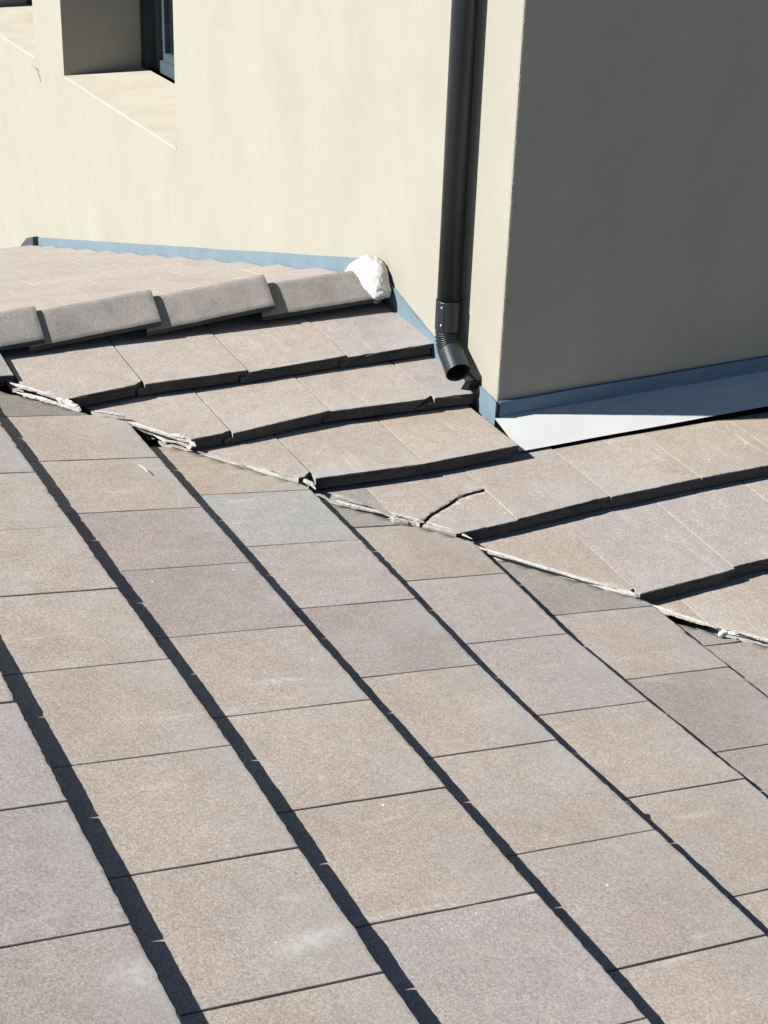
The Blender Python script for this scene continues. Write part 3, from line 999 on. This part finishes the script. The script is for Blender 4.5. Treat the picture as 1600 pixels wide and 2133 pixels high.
# white sheet on the roof at the foot of the shaded wall
bm = bmesh.new()
nx, prof = 70, [(-0.011, 0.679), (-0.05, 0.668), (-0.10, 0.6520), (-0.150, 0.6345)]
g0 = []
for i in range(nx + 1):
    x = -0.012 + 2.6 * i / nx
    g0.append([bm.verts.new((x, y, z + 0.0012 * noise.noise((x * 4, y * 9, 0)) - 0.0 * x)) for y, z in prof])
for a, b in zip(g0, g0[1:]):
    for k in range(len(prof) - 1):
        bm.faces.new((a[k], a[k + 1], b[k + 1], b[k]))
hpart("apron_flashing", bm, M_APRON)["label"] = "white metal sheet between the shaded wall and the tiles, partly in shadow"

# roof underlay boards below all tiles (seen only as black in the gaps)
bm = bmesh.new()
dz = -0.085
quad(bm, [(-3.2, -3.6, zA(-3.2, 0) + dz), (-0.05, -0.81, zA(-0.05, 0) + dz), (-1.7, 0.84, zA(-1.7, 0) + dz), (-3.2, 0.84, zA(-3.2, 0) + dz)])
quad(bm, [(-3.2, -3.6, zA(-3.2, 0) + dz), (2.6, -3.6, zA(2.6, 0) + dz), (-0.05, -0.81, zA(-0.05, 0) + dz)])
quad(bm, [(-1.66, 0.80, zB(-1.66, 0.80) + dz), (2.6, -3.5, zB(2.6, -3.5) + dz), (2.6, -0.01, zB(2.6, 0) + dz), (0.0, -0.01, zB(0, 0) + dz), (-0.01, 0.80, zB(0, 0.80) + dz)])
quad(bm, [(-1.9, 0.80, zC(0, 0.80) + dz), (-0.01, 0.80, zC(0, 0.80) + dz), (-0.01, 4.7, zC(0, 4.7) + dz), (-1.9, 4.7, zC(0, 4.7) + dz)])
link("roof_deck", bm, M_DECK)
bpy.data.objects["roof_deck"]["kind"] = "structure"

bm = bmesh.new()
quad(bm, [(-80, -80, -3), (80, -80, -3), (80, 80, -3), (-80, 80, -3)])
link("ground", bm, M_GROUND)["kind"] = "structure"  # unseen ground added below for bounce, tinted to suit the shaded wall

# ------------------------------------------------------------------ downpipe
pipe = empty("downpipe", (-0.042, 0.222, 0.87))
tag(pipe, "charcoal metal downpipe on the cream wall, ending in a ribbed elbow above the tiles", "downpipe")
def ppart(name, bm, mat, smooth=True, parent=None):
    o = link(name, bm, mat, smooth=smooth)
    o.parent = parent or pipe
    if parent is None:
        o.matrix_parent_inverse = Matrix.Translation(-pipe.location)
    return o
PR = 0.0350
PX, PY = -0.042, 0.222
bm = bmesh.new()
sweep(bm, [(PX, PY, 0.95), (PX, PY, 2.0), (PX, PY, 4.4)], [PR - 0.001] * 3, 48)
ppart("pipe", bm, M_PIPE)
bm = bmesh.new()
# elbow: collar, ribbed bend, straight spout
pts, rad = [], []
ang_end = math.radians(62)
hd = Vector((-0.17, -0.985, 0)).normalized()
def along(s):
    """centre line: s metres from the collar top going down"""
    z0 = 0.952
    Ls = 0.085
    Rb = 0.062
    if s < Ls:
        return Vector((PX, PY, z0 - s)), Vector((0, 0, -1))
    a = (s - Ls) / Rb
    if a < ang_end:
        return Vector((PX, PY, z0 - Ls - Rb * math.sin(a))) + hd * Rb * (1 - math.cos(a)), (hd * math.sin(a) + Vector((0, 0, -math.cos(a))))
    d = hd * math.sin(ang_end) + Vector((0, 0, -math.cos(ang_end)))
    return Vector((PX, PY, z0 - Ls - Rb * math.sin(ang_end))) + hd * Rb * (1 - math.cos(ang_end)) + d * (s - Ls - Rb * ang_end), d
S_END = 0.085 + 0.062 * ang_end + 0.082
s = 0.0
seg = 48
rings = []
while s < S_END:
    c, d = along(s)
    rr = PR + 0.0016
    if s > 0.086:
        rr = PR + 0.0006
    if 0.086 < s < 0.086 + 0.062 * ang_end + 0.004:
        ph = (s - 0.086) / 0.0100
        crease = (0.5 - 0.5 * math.cos(2 * math.pi * ph)) ** 3
        rr -= 0.0042 * crease
    side = Vector((0, 0, 1)).cross(hd).normalized()
    w = d.cross(side).normalized()
    rings.append([c + (side * math.cos(2 * math.pi * k / seg) + w * math.sin(2 * math.pi * k / seg)) * rr for k in range(seg)])
    s += 0.00125
vr = [[bm.verts.new(p) for p in r] for r in rings]
for a, b in zip(vr, vr[1:]):
    for k in range(seg):
        bm.faces.new((a[k], a[(k + 1) % seg], b[(k + 1) % seg], b[k]))
# rolled lip and inside wall
c, d = along(S_END)
side = Vector((0, 0, 1)).cross(hd).normalized(); w = d.cross(side).normalized()
lip = []
for rr, dd in ((PR + 0.0014, 0.0), (PR - 0.0006, 0.001), (PR - 0.0024, -0.001)):
    lip.append([bm.verts.new(c + d * dd + (side * math.cos(2 * math.pi * k / seg) + w * math.sin(2 * math.pi * k / seg)) * rr) for k in range(seg)])
prevr = vr[-1]
for L_ in lip:
    for k in range(seg):
        bm.faces.new((prevr[k], prevr[(k + 1) % seg], L_[(k + 1) % seg], L_[k]))
    prevr = L_
for sb in (0.01, 0.03, 0.06, 0.082, 0.10, 0.12):
    c2, d2 = along(S_END - sb)
    w2 = d2.cross(side).normalized()
    nr = [bm.verts.new(c2 + (side * math.cos(2 * math.pi * k / seg) + w2 * math.sin(2 * math.pi * k / seg)) * (PR - 0.0034)) for k in range(seg)]
    for k in range(seg):
        bm.faces.new((prevr[k], prevr[(k + 1) % seg], nr[(k + 1) % seg], nr[k]))
    prevr = nr
bm.faces.new(prevr)
elbow = ppart("elbow", bm, M_PIPE)
# seam and rivets face the camera side
bm = bmesh.new()
sd = Vector((-0.80, -0.60, 0)).normalized()
tg = Vector((-sd.y, sd.x, 0))
cc = Vector((PX, PY, 0))
for k, (o1, o2) in enumerate(((-0.0018, 0.0018),)):
    p1 = cc + sd * (PR + 0.0024)
    for z0, z1 in ((0.874, 0.945),):
        a = p1 + tg * o1; b = p1 + tg * o2
        box(bm, (-0.0016, -0.0010, z0), (0.0016, 0.0010, z1))
        M = Matrix.Translation((p1.x, p1.y, 0)) @ Matrix.Rotation(math.atan2(tg.y, tg.x), 4, 'Z')
        bmesh.ops.transform(bm, matrix=M, verts=bm.verts)
o = link("collar_seam", bm, M_PIPEIN); o.parent = pipe; o.matrix_parent_inverse = Matrix.Translation(-pipe.location)
bm = bmesh.new()
sweep(bm, [(PX, PY, 0.9485), (PX, PY, 0.9505), (PX, PY, 0.953)], [PR + 0.0019, PR + 0.0026, PR + 0.0012], 48)
ppart("collar_rim", bm, M_PIPE)
for zz_ in (0.938, 0.886):
    bm = bmesh.new()
    bmesh.ops.create_uvsphere(bm, u_segments=12, v_segments=8, radius=0.0030)
    p1 = cc + (sd * math.cos(0.13) - tg * math.sin(0.13)) * (PR + 0.0022)
    for v in bm.verts:
        v.co += Vector((p1.x, p1.y, zz_))
    ppart("rivet", bm, M_RIVET)
bm = bmesh.new()
sp = []
for q_ in range(40):
    s_ = 0.09 + (S_END - 0.091) * q_ / 39
    c_, d_ = along(s_)
    w_ = d_.cross(side).normalized()
    ph_ = (s_ - 0.086) / 0.0100
    cr_ = (0.5 - 0.5 * math.cos(2 * math.pi * ph_)) ** 3 if s_ < 0.09 + 0.062 * ang_end else 0
    best = max((side * math.cos(t_ * 0.1) + w_ * math.sin(t_ * 0.1) for t_ in range(63)), key=lambda v_: v_.dot(Vector((-0.85, -0.35, 0.35))))
    sp.append(c_ + best * (PR + 0.0006 - 0.0042 * cr_))
sweep(bm, sp, [0.0011] * len(sp), 6)
ppart("elbow_seam", bm, M_PIPE, parent=None)
# black block put in for the dark shadow behind the spout
bm = bmesh.new()
box(bm, (-0.040, 0.088, 0.728), (-0.004, 0.106, 0.750), 0.002)
o = link("spout_shadow_block", bm, M_DECK); o.parent = pipe; o.matrix_parent_inverse = Matrix.Translation(-pipe.location)

# ------------------------------------------------------------------ small things
bm = bmesh.new()
for a, b in (((-0.003, 4.526, 0.775), (-0.012, 4.54, 0.815)), ((-0.008, 4.535, 0.805), (-0.02, 4.60, 0.815)), ((-0.003, 4.526, 0.775), (-0.004, 4.50, 0.750))):
    sweep(bm, [a, b], [0.0014, 0.001], 6)
tag(link("twig", bm, M_DARKTWIG), "tiny forked dark twig stuck to the cream wall left of the window", "twig")
bm = bmesh.new()
sweep(bm, [(-1.075, -0.115, 0.768), (-1.068, -0.137, 0.767), (-1.067, -0.158, 0.765)], [0.0007, 0.0012, 0.0006], 6)
tag(link("dry_stalk", bm, M_TWIG), "short pale dry stalk lying on a beige tile near the valley", "stalk")
bm = bmesh.new()
rng = random.Random(5)
bmesh.ops.create_icosphere(bm, subdivisions=3, radius=0.008)
for v in bm.verts:
    v.co *= 1 + 0.5 * noise.noise(v.co * 300)
    v.co.z *= 0.6
o = link("moss_tuft", bm, M_MOSS)
o.location = (-0.688, -1.628, 0.668)
tag(o, "small dark tuft of moss in a tile joint on the near slope", "moss")
